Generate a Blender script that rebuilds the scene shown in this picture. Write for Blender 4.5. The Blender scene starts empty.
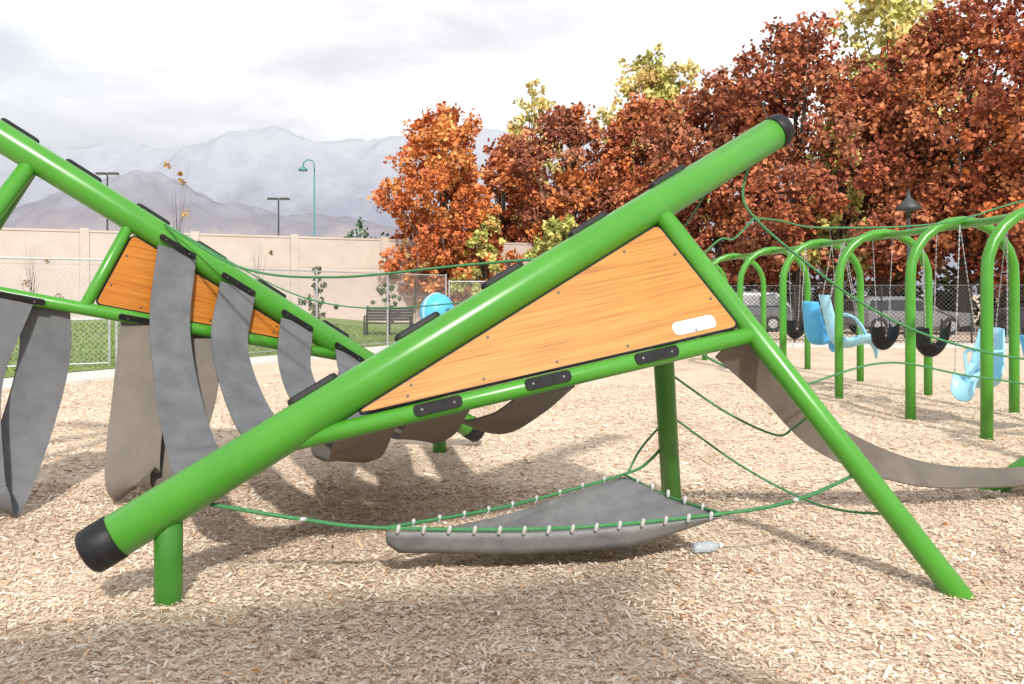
import bpy, math, random
import numpy as np
from mathutils import Vector, Matrix, noise
random.seed(7); rng=np.random.default_rng(11)
S=bpy.context.scene
V=Vector
# ------------------------------------------------------------------ materials
def newmat(name):
    m=bpy.data.materials.new(name); m.use_nodes=True
    nt=m.node_tree; b=nt.nodes['Principled BSDF']; return m,nt,b
def N(nt,t,**k):
    n=nt.nodes.new(t)
    for a,v in k.items():
        if a.startswith('_'): setattr(n,a[1:],v)
        else: n.inputs[a.replace('__',' ')].default_value=v
    return n
def ramp(nt,stops,fac=None,interp='LINEAR'):
    r=nt.nodes.new('ShaderNodeValToRGB'); e=r.color_ramp.elements
    r.color_ramp.interpolation=interp
    e[0].position,e[0].color=stops[0][0],(*stops[0][1],1)
    e[1].position,e[1].color=stops[-1][0],(*stops[-1][1],1)
    for p,c in stops[1:-1]:
        q=e.new(p); q.color=(*c,1)
    if fac is not None: nt.links.new(fac,r.inputs[0])
    return r
def mk(name,c1,c2,scale=8,rough=.5,bump=0,bscale=60,metal=0,stretch=(1,1,1),spec=.5,detail=5,rvar=.1):
    m,nt,b=newmat(name); L=nt.links
    tc=N(nt,'ShaderNodeTexCoord'); mp=N(nt,'ShaderNodeMapping'); mp.inputs['Scale'].default_value=stretch
    L.new(tc.outputs['Object'],mp.inputs[0])
    n=N(nt,'ShaderNodeTexNoise',Scale=scale,Detail=detail,Roughness=.6); L.new(mp.outputs[0],n.inputs['Vector'])
    r=ramp(nt,[(.3,c1),(.7,c2)],n.outputs[0]); L.new(r.outputs[0],b.inputs['Base Color'])
    b.inputs['Metallic'].default_value=metal; b.inputs['Specular IOR Level'].default_value=spec
    mr=N(nt,'ShaderNodeMapRange'); mr.inputs['To Min'].default_value=rough-rvar; mr.inputs['To Max'].default_value=rough+rvar
    L.new(n.outputs[0],mr.inputs[0]); L.new(mr.outputs[0],b.inputs['Roughness'])
    if bump:
        n2=N(nt,'ShaderNodeTexNoise',Scale=bscale,Detail=4); L.new(mp.outputs[0],n2.inputs['Vector'])
        bp=N(nt,'ShaderNodeBump',Strength=bump,Distance=.01); L.new(n2.outputs[0],bp.inputs['Height']); L.new(bp.outputs[0],b.inputs['Normal'])
    return m
def vcolmat(name):
    m=bpy.data.materials.new(name); m.use_nodes=True; nt=m.node_tree; L=nt.links
    nt.nodes.remove(nt.nodes['Principled BSDF'])
    a=N(nt,'ShaderNodeAttribute'); a.attribute_name='col'
    d=N(nt,'ShaderNodeBsdfDiffuse'); L.new(a.outputs['Color'],d.inputs[0]); L.new(d.outputs[0],nt.nodes['Material Output'].inputs[0])
    return m
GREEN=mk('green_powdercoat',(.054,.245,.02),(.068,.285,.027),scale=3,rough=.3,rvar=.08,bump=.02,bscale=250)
GREEN_SHADE=mk('green_powdercoat_shaded',(.034,.17,.016),(.048,.205,.022),scale=4,rough=.36)  # same paint, darkened: shade on foot posts and rear legs put into the colour
BLACK=mk('black_plastic',(.010,.010,.012),(.02,.02,.022),scale=20,rough=.5,spec=.25)
SCREW=mk('steel_screw',(.2,.2,.21),(.3,.3,.31),rough=.4,metal=.9)
RUBBER=mk('grey_rubber_belting',(.088,.093,.102),(.145,.148,.154),scale=5,rough=.55,bump=.3,bscale=220,spec=.4)
SHEETM=mk('hammock_rubber',(.12,.122,.128),(.2,.2,.2),scale=7,rough=.4,bump=.35,bscale=160)
RUBBER_BOUNCE=mk('bounce_tinted_rubber_belting',(.10,.083,.07),(.16,.132,.11),scale=4,rough=.58,bump=.3,bscale=220)  # brown tint: ground bounce on shaded belt undersides put into the colour
ROPE=mk('green_rope',(.03,.16,.05),(.07,.26,.1),scale=60,rough=.7,bump=.6,bscale=150)
BEAD=mk('pale_rope_ferrule',(.33,.33,.32),(.5,.5,.49),scale=30,rough=.35)
BLUE=mk('blue_plastic',(.06,.38,.72),(.1,.46,.8),scale=6,rough=.4)
PALEBLUE=mk('pale_blue_plastic',(.27,.58,.74),(.35,.65,.8),scale=6,rough=.4)
WHITE=mk('white_label',(.72,.72,.7),(.82,.82,.8),scale=20,rough=.5)
STEEL=mk('galvanised_steel',(.35,.36,.37),(.5,.5,.5),scale=10,rough=.45,metal=.6)
DARKMETAL=mk('dark_metal',(.03,.035,.035),(.06,.065,.065),scale=10,rough=.5)
TEAL=mk('teal_lamp_paint',(.06,.2,.19),(.09,.26,.24),scale=10,rough=.5)
CONC=mk('concrete_path',(.5,.48,.44),(.62,.6,.56),scale=2,rough=.85,bump=.3,bscale=80)
BARK=mk('bark',(.06,.045,.035),(.14,.11,.09),scale=8,rough=.9,bump=.6,bscale=20,stretch=(1,1,.25))
def woodmat(name,dark,mid,light):
    m,nt,b=newmat(name); L=nt.links
    tc=N(nt,'ShaderNodeTexCoord')
    mp=N(nt,'ShaderNodeMapping'); mp.inputs['Scale'].default_value=(.35,24,24); L.new(tc.outputs['Object'],mp.inputs[0])
    n=N(nt,'ShaderNodeTexNoise',Scale=2.2,Detail=9,Roughness=.62,Distortion=.4); L.new(mp.outputs[0],n.inputs['Vector'])
    r=ramp(nt,[(.3,dark),(.44,mid),(.6,light),(.75,mid)],n.outputs[0])
    mp2=N(nt,'ShaderNodeMapping'); mp2.inputs['Scale'].default_value=(.8,70,70); L.new(tc.outputs['Object'],mp2.inputs[0])
    n2=N(nt,'ShaderNodeTexNoise',Scale=3,Detail=4); L.new(mp2.outputs[0],n2.inputs['Vector'])
    r2=ramp(nt,[(.35,(.58,.45,.35)),(.5,(1,1,1))],n2.outputs[0])
    mx=N(nt,'ShaderNodeMix'); mx.data_type='RGBA'; mx.blend_type='MULTIPLY'; mx.inputs[0].default_value=.85
    L.new(r.outputs[0],mx.inputs[6]); L.new(r2.outputs[0],mx.inputs[7]); L.new(mx.outputs[2],b.inputs['Base Color'])
    b.inputs['Roughness'].default_value=.45; b.inputs['Specular IOR Level'].default_value=.3
    return m
WOOD=woodmat('woodgrain_panel',(.34,.12,.014),(.43,.185,.026),(.49,.235,.045))
WOOD2=woodmat('woodgrain_panel_deep',(.32,.09,.008),(.43,.145,.012),(.49,.185,.022))
# ------------------------------------------------------------------ helpers
def empty(name):
    o=bpy.data.objects.new(name,None); o.empty_display_size=.2; S.collection.objects.link(o); return o
def mesh(name,verts,faces,mat,parent=None,smooth=False):
    me=bpy.data.meshes.new(name); me.from_pydata([tuple(v) for v in verts],[],faces); me.update()
    if smooth:
        me.polygons.foreach_set('use_smooth',[True]*len(me.polygons))
    o=bpy.data.objects.new(name,me); S.collection.objects.link(o)
    if mat: me.materials.append(mat)
    if parent: o.parent=parent
    return o
def catmull(pts,n=8):
    P=[V(p) for p in pts]; P=[P[0]*2-P[1]]+P+[P[-1]*2-P[-2]]; out=[]
    for i in range(1,len(P)-2):
        a,b,c,d=P[i-1:i+3]
        for k in range(n):
            t=k/n; out.append(.5*((2*b)+(c-a)*t+(2*a-5*b+4*c-d)*t*t+(3*b-a-3*c+d)*t**3))
    out.append(P[-2]); return out
def sweepdata(pts,r,n=12,caps=True):
    pts=[V(p) for p in pts]; m=len(pts)
    R=r if hasattr(r,'__len__') else [r]*m
    vs=[];fs=[]; T=[]
    for i in range(m):
        T.append((pts[min(i+1,m-1)]-pts[max(i-1,0)]).normalized())
    u=T[0].cross(V((0,0,1)));  u=u if u.length>.05 else T[0].cross(V((0,1,0))); u.normalize()
    for i in range(m):
        u=(u-T[i]*u.dot(T[i])).normalized(); w=T[i].cross(u)
        for k in range(n):
            a=2*math.pi*k/n; vs.append(pts[i]+(u*math.cos(a)+w*math.sin(a))*R[i])
    for i in range(m-1):
        for k in range(n):
            fs.append((i*n+k,i*n+(k+1)%n,(i+1)*n+(k+1)%n,(i+1)*n+k))
    if caps:
        fs.append(tuple(range(n))[::-1]); fs.append(tuple((m-1)*n+k for k in range(n)))
    return vs,fs
def sweep(name,pts,r,mat,parent=None,n=12):
    vs,fs=sweepdata(pts,r,n); o=mesh(name,vs,fs,mat,parent)
    me=o.data; sm=[len(p.vertices)==4 for p in me.polygons]; me.polygons.foreach_set('use_smooth',sm); return o
def tube(name,a,b,r,mat,parent,n=32):
    a=V(a);b=V(b); d=(b-a).normalized(); e=min(.006,r*.1)
    return sweep(name,[a,a+d*e,a+(b-a)*.5,b-d*e,b],[r-e,r,r,r,r-e],mat,parent,n)
def join(name,parts,mat,parent=None,smooth=False):
    vs=[];fs=[]
    for v,f in parts:
        o=len(vs); vs+=list(v); fs+=[tuple(i+o for i in q) for q in f]
    return mesh(name,vs,fs,mat,parent,smooth)
def boxdata(c,x,y,z,d):
    c=V(c); x,y,z=x*d[0]/2,y*d[1]/2,z*d[2]/2
    vs=[c+x*i+y*j+z*k for i in(-1,1) for j in(-1,1) for k in(-1,1)]
    return vs,[(0,1,3,2),(4,6,7,5),(0,4,5,1),(2,3,7,6),(0,2,6,4),(1,5,7,3)]
AX=(V((1,0,0)),V((0,1,0)),V((0,0,1)))
def abox(c,d): return boxdata(c,*AX,d)
def plate(name,c,xd,nd,dims,parent,mat=BLACK,bev=.012,screws=True):
    xd=V(xd).normalized(); nd=V(nd); nd=(nd-xd*nd.dot(xd)).normalized(); yd=nd.cross(xd)
    w,h,t=dims; r=h*.38; ring=[]
    for cx,cy,a0 in((w/2-r,h/2-r,0),(-w/2+r,h/2-r,90),(-w/2+r,-h/2+r,180),(w/2-r,-h/2+r,270)):
        for k in range(5):
            a=math.radians(a0+k*22.5); ring.append((cx+r*math.cos(a),cy+r*math.sin(a)))
    vs=[];L=len(ring); c=V(c)
    for s,z in((1,-t/2),(1,t*.25),(.93,t/2)):
        for x,y in ring: vs.append(c+xd*x*(1-(1-s)*h/w)+yd*y*s+nd*z)
    fs=[tuple(range(L))[::-1],tuple(2*L+k for k in range(L))]
    for j in(0,1):
        for k in range(L): fs.append((j*L+k,j*L+(k+1)%L,(j+1)*L+(k+1)%L,(j+1)*L+k))
    mesh(name,vs,fs,mat,parent)
    if screws:
        ps=[sweepdata([c+xd*sx*w*.33+nd*t*.4,c+xd*sx*w*.33+nd*(t*.5+.004)],.007,8) for sx in(-1,1)]
        join(name+'_screws',ps,SCREW,parent)
def belt(name,pts,w0,w1,width,mat,parent,th=.012,n=10):
    C=catmull(pts,n); m=len(C); vs=[];fs=[]; w0=V(w0).normalized(); w1=V(w1).normalized()
    for i,c in enumerate(C):
        t=i/(m-1); T=(C[min(i+1,m-1)]-C[max(i-1,0)]).normalized()
        w=w0.lerp(w1,t*t*(3-2*t)); w=(w-T*w.dot(T)).normalized(); nn=T.cross(w)
        ws=[-.5,-.25,0,.25,.5]
        cup=.008*math.sin(t*9+c.x*3)
        for s in ws: vs.append(c+w*width*s+nn*(th/2+cup*(1-4*s*s)))
        for s in ws: vs.append(c+w*width*s+nn*(-th/2+cup*(1-4*s*s)))
    for i in range(m-1):
        a=i*10;b=a+10
        for k in range(4):
            fs.append((a+k,a+k+1,b+k+1,b+k)); fs.append((a+5+k,b+5+k,b+6+k,a+6+k))
        fs.append((a,b,b+5,a+5)); fs.append((a+4,a+9,b+9,b+4))
    fs.append((0,5,6,7,8,9,4,3,2,1)); e=(m-1)*10; fs.append((e,e+1,e+2,e+3,e+4,e+9,e+8,e+7,e+6,e+5))
    o=mesh(name,vs,fs,mat,parent)
    o.data.polygons.foreach_set('use_smooth',[True]*len(o.data.polygons))
    md=o.modifiers.new('edge','EDGE_SPLIT'); md.split_angle=math.radians(50)
    return o
def quads(name,P,col,mat,parent=None):
    n=len(P); me=bpy.data.meshes.new(name)
    me.vertices.add(4*n); me.vertices.foreach_set('co',P.reshape(-1).astype(np.float32))
    me.loops.add(4*n); me.loops.foreach_set('vertex_index',np.arange(4*n,dtype=np.int32))
    me.polygons.add(n); me.polygons.foreach_set('loop_start',(np.arange(n)*4).astype(np.int32))
    try: me.polygons.foreach_set('loop_total',np.full(n,4,dtype=np.int32))
    except Exception: pass
    me.update(calc_edges=True)
    a=me.attributes.new('col','FLOAT_COLOR','POINT')
    c=np.ones((n,4,4),dtype=np.float32); c[:,:,:3]=col[:,None,:]; a.data.foreach_set('color',c.reshape(-1))
    me.materials.append(mat)
    o=bpy.data.objects.new(name,me); S.collection.objects.link(o)
    if parent: o.parent=parent
    return o
def panel(name,lines,inside,mat,parent,xdir,th=.019,tipcut=.05):
    p0=V(lines[0][0]); xd=V(xdir).normalized()
    n=V(lines[0][1]).cross(xd).normalized()
    if n.y>0: n=-n
    yd=n.cross(xd)
    M=Matrix((( xd.x,yd.x,n.x,p0.x),(xd.y,yd.y,n.y,p0.y),(xd.z,yd.z,n.z,p0.z),(0,0,0,1)))
    Mi=M.inverted(); ins=(Mi@V(inside)).to_2d()
    L2=[]
    for p,d,off in lines:
        a=(Mi@V(p)).to_2d(); dd=((Mi.to_3x3()@V(d)).to_2d()).normalized(); pr=V((-dd.y,dd.x))
        if (ins-a).dot(pr)<0: pr=-pr
        L2.append((a+pr*off,dd))
    def isx(l,m):
        (a,d),(b,e)=l,m; den=d.x*e.y-d.y*e.x; t=((b.x-a.x)*e.y-(b.y-a.y)*e.x)/den; return a+d*t
    k=len(L2); C=[isx(L2[i-1],L2[i]) for i in range(k)]
    poly=[]
    for i in range(k):
        c=C[i]; a=(C[i-1]-c).normalized(); b=(C[(i+1)%k]-c).normalized()
        ang=a.angle(b); r=tipcut if ang>.6 else tipcut*2
        for q in range(6):
            t=q/5; poly.append(c+a*r*(1-t)**2+b*r*t*t)
    vs=[V((p.x,p.y,th/2)) for p in poly]+[V((p.x,p.y,-th/2)) for p in poly]; K=len(poly)
    o=mesh(name,vs,[tuple(range(K)),tuple(range(K,2*K))[::-1]]+[(i,i+K,(i+1)%K+K,(i+1)%K) for i in range(K)],mat,parent)
    o.data.materials.append(BLACK)
    for p in o.data.polygons:
        if len(p.vertices)==4: p.material_index=1
    o.matrix_world=M
    cen=sum((V(p) for p in poly),V((0,0)))/K
    parts=[]
    for i in range(K):
        p,q=poly[i],poly[(i+1)%K]
        if (p-q).length>.25:
            m=max(2,int((p-q).length/.42))
            d=(q-p).normalized(); pr=V((-d.y,d.x)); 
            if (cen-p).dot(pr)<0: pr=-pr
            for j in range(m):
                c=p.lerp(q,(j+.5)/m)+pr*.035
                parts.append(sweepdata([M@V((c.x,c.y,th/2-.002)),M@V((c.x,c.y,th/2+.005))],.008,8))
    join(name+'_bolts',parts,DARKMETAL,parent)
    edge=[M@V((p.x,p.y,0)) for p in poly]; edge.append(edge[0])
    sweep(name+'_edge_trim',edge,.0115,BLACK,parent,n=6)
    return o,M,n
def capsule(name,a,b,r,parent,mat=BLACK,dome=True):
    a=V(a);b=V(b);d=(b-a).normalized(); L=(b-a).length
    pts=[a,a+d*.004,a+d*(L*.45),b-d*.03,b-d*.01,b]; rr=[r+.002,r+.005,r+.005,r+.003,r-.012,r-.035]
    return sweep(name,pts,rr,mat,parent,32)
# ------------------------------------------------------------------ climber A (near)
A=empty('shadow_climbing_structure')
a0=V((-2.04,3.85,.307)); a1=V((1.872,5.5,2.704)); ad=(a1-a0).normalized()
PA=lambda t:a0.lerp(a1,t)
tube('main_beam',a0+ad*.12,a1-ad*.1,.111,GREEN,A,48)
capsule('beam_end_cap_low',a0+ad*.13,a0-ad*.03,.111,A)
capsule('beam_end_cap_high',a1-ad*.10,a1+ad*.01,.111,A)
tube('foot_post',(-1.72,3.985,-.1),(-1.72,3.985,.47),.068,GREEN_SHADE,A)
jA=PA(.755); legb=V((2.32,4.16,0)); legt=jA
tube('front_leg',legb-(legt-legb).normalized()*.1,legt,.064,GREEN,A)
tube('rear_leg',V((1.2,5.96,-.05)),jA,.071,GREEN_SHADE,A)
b0=V((-1.25,4.19,.755)); b1=V((1.43,4.735,1.315)); bd=(b1-b0).normalized()
PB=lambda s:b0.lerp(b1,s)
tube('lower_rail',b0-bd*.05,b1,.05,GREEN,A)
nf=V((.09,-.885,.46))
pnl,PM,pn=panel('shadow_casting_panel',[(PA(.221),ad,.118),(legt,(legt-legb),.072),(b1,bd,.058)],PA(.6)+V((.25,-.15,-.45)),WOOD,A,bd)
lc=V((1.07,4.745,1.345))
lc=lc-pn*((lc-pnl.matrix_world.translation).dot(pn))+pn*.0125
plate('instruction_label',lc,bd,pn,(.27,.085,.004),A,WHITE,screws=False)
tx=[boxdata(lc+pn*.003+V((0,0,z)),bd,pn,bd.cross(pn),(w,.002,.004)) for z,w in((.02,.2),(.005,.17),(-.012,.19))]
join('label_text_lines',tx,mk('grey_print',(.4,.4,.4),(.5,.5,.5)),A)
for i,s in enumerate((.315,.54,.775)):
    p=PB(s); plate('rail_clamp_%d'%i,p+nf*.05+V((0,0,-.005)),bd,nf+V((0,0,-.35)),(.27,.065,.024),A)
up=V((0,.55,1)); up=(up-ad*up.dot(ad)).normalized()
for i,t in enumerate((.264,.4025,.526,.661,.80)):
    plate('beam_clamp_%d'%i,PA(t)+up*.122,ad,up,(.30,.09,.034),A,screws=False)
# ------------------------------------------------------------------ climber B (far left)
B=empty('shadow_climbing_structure')
c0=V((-3.93,6.0,2.79)); c1=V((-.346,8.1,.156)); cd=(c1-c0).normalized(); PC=lambda t:c0.lerp(c1,t)
tube('main_beam',c0-cd*.75,c1-cd*.1,.111,GREEN,B,40)
capsule('beam_end_cap_low',c1-cd*.13,c1+cd*.03,.111,B)
capsule('beam_end_cap_high',c0-cd*.73,c0-cd*.9,.111,B)
tube('foot_post',(-.72,7.9,-.1),(-.72,7.9,.4),.068,GREEN_SHADE,B)
jB=PC(.0694); lbB=V((-4.72,4.82,0)); 
tube('front_leg',lbB,jB,.064,GREEN,B); tube('rear_leg',(-6.0,7.0,-.05),jB,.068,GREEN_SHADE,B)
d0=V((-4.07,5.58,1.65)); d1=V((-1.43,7.45,.95)); dd=(d1-d0).normalized(); PD=lambda s:d0.lerp(d1,s)
tube('lower_rail',d0,d1,.05,GREEN,B)
st=PC(.234); sb=PD(.293)
tube('strut',st,sb,.045,GREEN,B)
panel('shadow_casting_panel',[(st,cd,.12),(d1,dd,.058),(sb,(st-sb),.055)],PC(.45)+V((.1,-.1,-.35)),WOOD2,B,dd)
upB=V((0,.5,1)); upB=(upB-cd*upB.dot(cd)).normalized(); ft=V((.3,-1,.25)); ft=(ft-cd*ft.dot(cd)).normalized()
for i,t in enumerate((.03,.134,.256,.367,.489,.63)):
    plate('beam_clamp_%d'%i,PC(t)+upB*.118,cd,upB,(.30,.09,.034),B,screws=False)
for i,t in enumerate((.311,.427,.548,.663)):
    plate('belt_clamp_%d'%i,PC(t)+ft*.125-V((0,0,.03)),cd,ft+V((0,0,-.4)),(.32,.045,.022),B)
fo=ft*.105-V((0,0,.05))
belt('belt_0',[PC(.311)+fo,V((-2.72,6.33,1.35)),V((-2.5,5.95,.85)),V((-2.12,5.3,.50)),V((-1.72,4.65,.46)),PA(.17)+V((0,.13,.0))],cd,ad,.31,RUBBER,B)
belt('belt_1',[PC(.427)+fo,V((-2.32,6.55,1.12)),V((-1.88,5.85,.62)),V((-1.35,5.05,.6)),PA(.27)+V((0,.13,.0))],cd,ad,.31,RUBBER,B)
belt('belt_2',[PC(.548)+fo,V((-1.85,6.8,.92)),V((-1.5,6.2,.66)),V((-.85,5.2,.8)),PA(.4)+V((0,.13,.0))],cd,ad,.31,RUBBER,B)
belt('belt_3',[PC(.663)+fo,V((-1.35,7.0,.74)),V((-.95,6.2,.66)),V((-.4,5.3,1.0)),PA(.53)+V((0,.13,.0))],cd,ad,.31,RUBBER,B)
belt('loop_belt_0',[PD(.15)+V((0,-.06,0)),V((-3.78,5.6,.95)),V((-3.66,5.42,.35)),V((-3.6,5.4,.15)),V((-3.58,5.55,.13)),V((-3.56,5.85,.6)),V((-3.52,6.0,1.1)),PD(.2)+V((0,.07,-.02))],dd,dd,.34,RUBBER,B)
plate('loop_clamp_0',PD(.165)+V((0,-.08,0)),dd,(.4,-1,-.4),(.4,.045,.024),B)
belt('loop_belt_1',[PD(.44)+V((0,-.06,0)),V((-2.90,6.2,.8)),V((-2.86,6.0,.24)),V((-2.8,6.02,.12)),V((-2.68,6.25,.3)),V((-2.6,6.5,.8)),PD(.53)+V((0,.06,-.02))],V((1,.3,0)),V((1,.4,0)),.38,RUBBER_BOUNCE,B)
plate('loop_clamp_1',PD(.44)+V((0,-.08,0)),dd,(.4,-1,-.4),(.4,.045,.024),B)
dn=V((0,.02,-.05))
belt('under_belt_0',[PB(.17)+dn,V((-1.0,5.0,.52)),V((-1.35,6.0,.42)),PC(.7)+V((0,-.1,-.08))],bd,cd,.33,RUBBER_BOUNCE,A)
belt('under_belt_1',[PB(.315)+dn,V((-.55,5.0,.66)),V((-.8,5.9,.54)),PC(.79)+V((0,-.1,-.06))],bd,cd,.36,RUBBER_BOUNCE,A)
belt('under_belt_2',[PB(.54)+dn,V((.02,5.0,.80)),V((-.25,5.9,.58)),PC(.9)+V((0,-.1,.0))],bd,cd,.36,RUBBER_BOUNCE,A)
belt('long_belt',[PB(.95)+V((0,.03,-.03)),V((1.68,5.05,.96)),V((2.1,5.35,.6)),V((2.75,5.65,.32)),V((3.4,5.9,.2)),V((4.1,6.05,.22)),V((4.7,5.9,.6))],bd,V((.2,1,.3)),.23,RUBBER_BOUNCE,A)
# ------------------------------------------------------------------ climber C (off frame right, low end visible)
C=empty('shadow_climbing_structure')
tube('main_beam',(3.78,6.38,-.05),(6.6,5.6,2.3),.075,GREEN,C); tube('front_leg',(7.0,4.4,0),(6.2,5.7,1.95),.064,GREEN,C)
tube('rear_leg',(6.9,7.0,0),(6.2,5.7,1.95),.064,GREEN_SHADE,C)
# ------------------------------------------------------------------ ropes
def rope(name,pts,parent,r=.009,n=10): return sweep(name,catmull(pts,n),r,ROPE,parent,8)
Lc=V((-.68,4.27,.30)); Mc=V((.27,4.42,.255)); Rc=V((1.2,4.55,.30)); Bc=V((.78,5.55,.30)); legp=legb.lerp(legt,.27)
H=empty('rope_hammock')
rope('front_rope',[PA(.115)+V((0.05,.02,-.1)),V((-1.1,4.17,.375)),Lc,Mc,Rc,V((1.6,4.47,.40)),legp],H,.011)
rope('rear_rope',[Lc,V((.0,4.85,.27)),Bc,V((1.0,5.75,.36)),V((1.19,5.85,.55))],H,.011)
rope('side_rope',[Rc,V((1.0,5.05,.27)),Bc],H,.009)
rope('rear_tie',[Bc+V((.03,.03,0)),V((.93,5.7,.46)),V((1.14,5.8,.66))],H,.008)
for nm,t,m,e in(('leg_rope_0',V((1.14,5.7,.98)),V((1.75,5.3,.62)),.42),('leg_rope_1',V((1.17,5.85,.66)),V((1.9,5.2,.22)),.17),('leg_rope_2',V((1.08,5.5,1.32)),V((1.5,5.2,1.05)),.6)):
    q=legb.lerp(legt,e); rope(nm,[t,t.lerp(m,.55)+V((0,0,-.04)),m,m.lerp(q,.5)+V((0,0,-.03)),q],H,.008)
fr=catmull([Lc,Mc,Rc],14); ns=len(fr); nw=18; vs=[];fs=[]
for i,f in enumerate(fr):
    s=i/(ns-1); edge=min(1,s*12+.6,(1-s)*3.2+.12); drop=.125*edge
    for j in range(nw+1):
        if j<=3:
            p=f+V((0,.012*j,-.022-drop*(j/3)**.9))
        else:
            w=((j-3)/(nw-3)); p=f.lerp(Bc,w*.98)+V((0,.036*(1-w),0))
            p.z-= .022+drop*(1-w)**.9*(1+.35*math.sin(math.pi*w))
            p.z+=.016*math.sin(13*s+9*w)*(1-w)
        vs.append(p)
for i in range(ns-1):
    for j in range(nw):
        a=i*(nw+1)+j; fs.append((a,a+1,a+nw+2,a+nw+1))
sh=mesh('rubber_sheet',vs,fs,SHEETM,H,True); md=sh.modifiers.new('s','SOLIDIFY'); md.thickness=.01
parts=[]
def ferr(p,d,r=.014,l=.05):
    d=V(d).normalized(); parts.append(sweepdata([p-d*l/2,p-d*l*.35,p,p+d*l*.35,p+d*l/2],[r*.5,r,r*1.1,r,r*.5],8))
for i in range(1,ns-1,2):
    ferr(fr[i]+V((0,-.005,-.005)),(.25,.1,1),.011,.05)
rr=catmull([Lc,V((.0,4.85,.27)),Bc],10)
for i in range(2,len(rr)-1,2): ferr(rr[i]+V((0,0,-.0)),(.3,.2,1),.011,.05)
for i in range(1,6): ferr(Rc.lerp(Bc,i/6)+V((0,0,-.01)),(.1,.3,1),.011,.05)
for q in (V((-1.1,4.17,.375)),V((1.6,4.47,.40))): ferr(q,(1,.1,0),.012,.05)
join('ferrules',parts,BEAD,H,True)
O=empty('climbing_rope_net')
k1=V((1.66,5.45,2.08))
rope('rope_a',[PA(.93)+V((.05,.1,-.05)),V((1.58,5.45,2.25)),k1,V((2.0,5.5,1.8)),V((2.5,5.6,1.47)),V((3.1,5.7,1.22)),V((3.9,5.8,1.07)),V((5.0,5.9,1.1)),V((6.2,5.7,1.9))],O)
rope('rope_b',[k1,V((1.5,5.38,1.93)),V((1.36,5.32,1.9)),V((1.05,5.3,1.55)),V((1.0,5.35,1.35))],O,.007)
rope('rope_c',[k1,V((1.9,5.6,2.07)),V((2.3,5.9,2.05)),V((3.3,6.1,2.1)),V((4.3,6.0,2.3)),V((6.2,5.7,1.95))],O,.007)
rope('rope_d',[V((1.6,4.6,1.0)),V((2.5,5.3,1.1)),V((3.3,5.6,.97)),V((4.3,5.7,.9)),V((6.6,5.0,1.2))],O,.007)
rope('rope_e',[PC(.29)+V((.05,-.1,.1)),V((-2.1,6.2,1.76)),V((-1.3,5.8,1.68)),V((-.3,5.3,1.75)),PA(.62)+V((0,.12,0))],O,.009)
rope('rope_f',[PC(.29)+V((.05,-.1,.1)),V((-1.6,6.5,1.5)),V((-.3,6.3,1.5)),V((1.0,6.2,1.75)),PA(.9)+V((0,.12,0))],O,.006)
# ------------------------------------------------------------------ swings
SW=empty('arch_swing_frame')
fy=[(5.07,8.5),(5.03,10.05),(4.93,12.0),(4.8,14.1),(4.7,16.4),(4.6,19.0),(4.5,22)]
tops=[]
for i,(x,y) in enumerate(fy):
    w=1.5; pts=[V((x,y,-.05)),V((x,y,.9)),V((x,y,1.75))]
    for k in range(1,12):
        a=math.pi*k/12; pts.append(V((x+w/2-w/2*math.cos(a),y+.3*(k/12),1.75+.75*math.sin(a))))
    pts+=[V((x+w,y+.3,1.75)),V((x+w,y+.3,.9)),V((x+w,y+.3,-.05))]
    sweep('arch_%d'%i,pts,.062,GREEN,SW,20); tops.append(V((x+w/2,y+.15,2.45)))
for i in range(len(tops)-1): tube('top_beam_%d'%i,tops[i],tops[i+1],.05,GREEN,SW,16)
tube('top_beam_near',(5.95,6.0,2.45),tops[0],.05,GREEN,SW,16)
sweep('arch_near',[V((5.2,5.9,-.05)),V((5.2,5.9,1.75))]+[V((5.95-.75*math.cos(math.pi*k/12),5.9+.3*k/12,1.75+.75*math.sin(math.pi*k/12))) for k in range(1,12)]+[V((6.7,6.2,1.75)),V((6.7,6.2,-.05))],.068,GREEN,SW,20)
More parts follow.
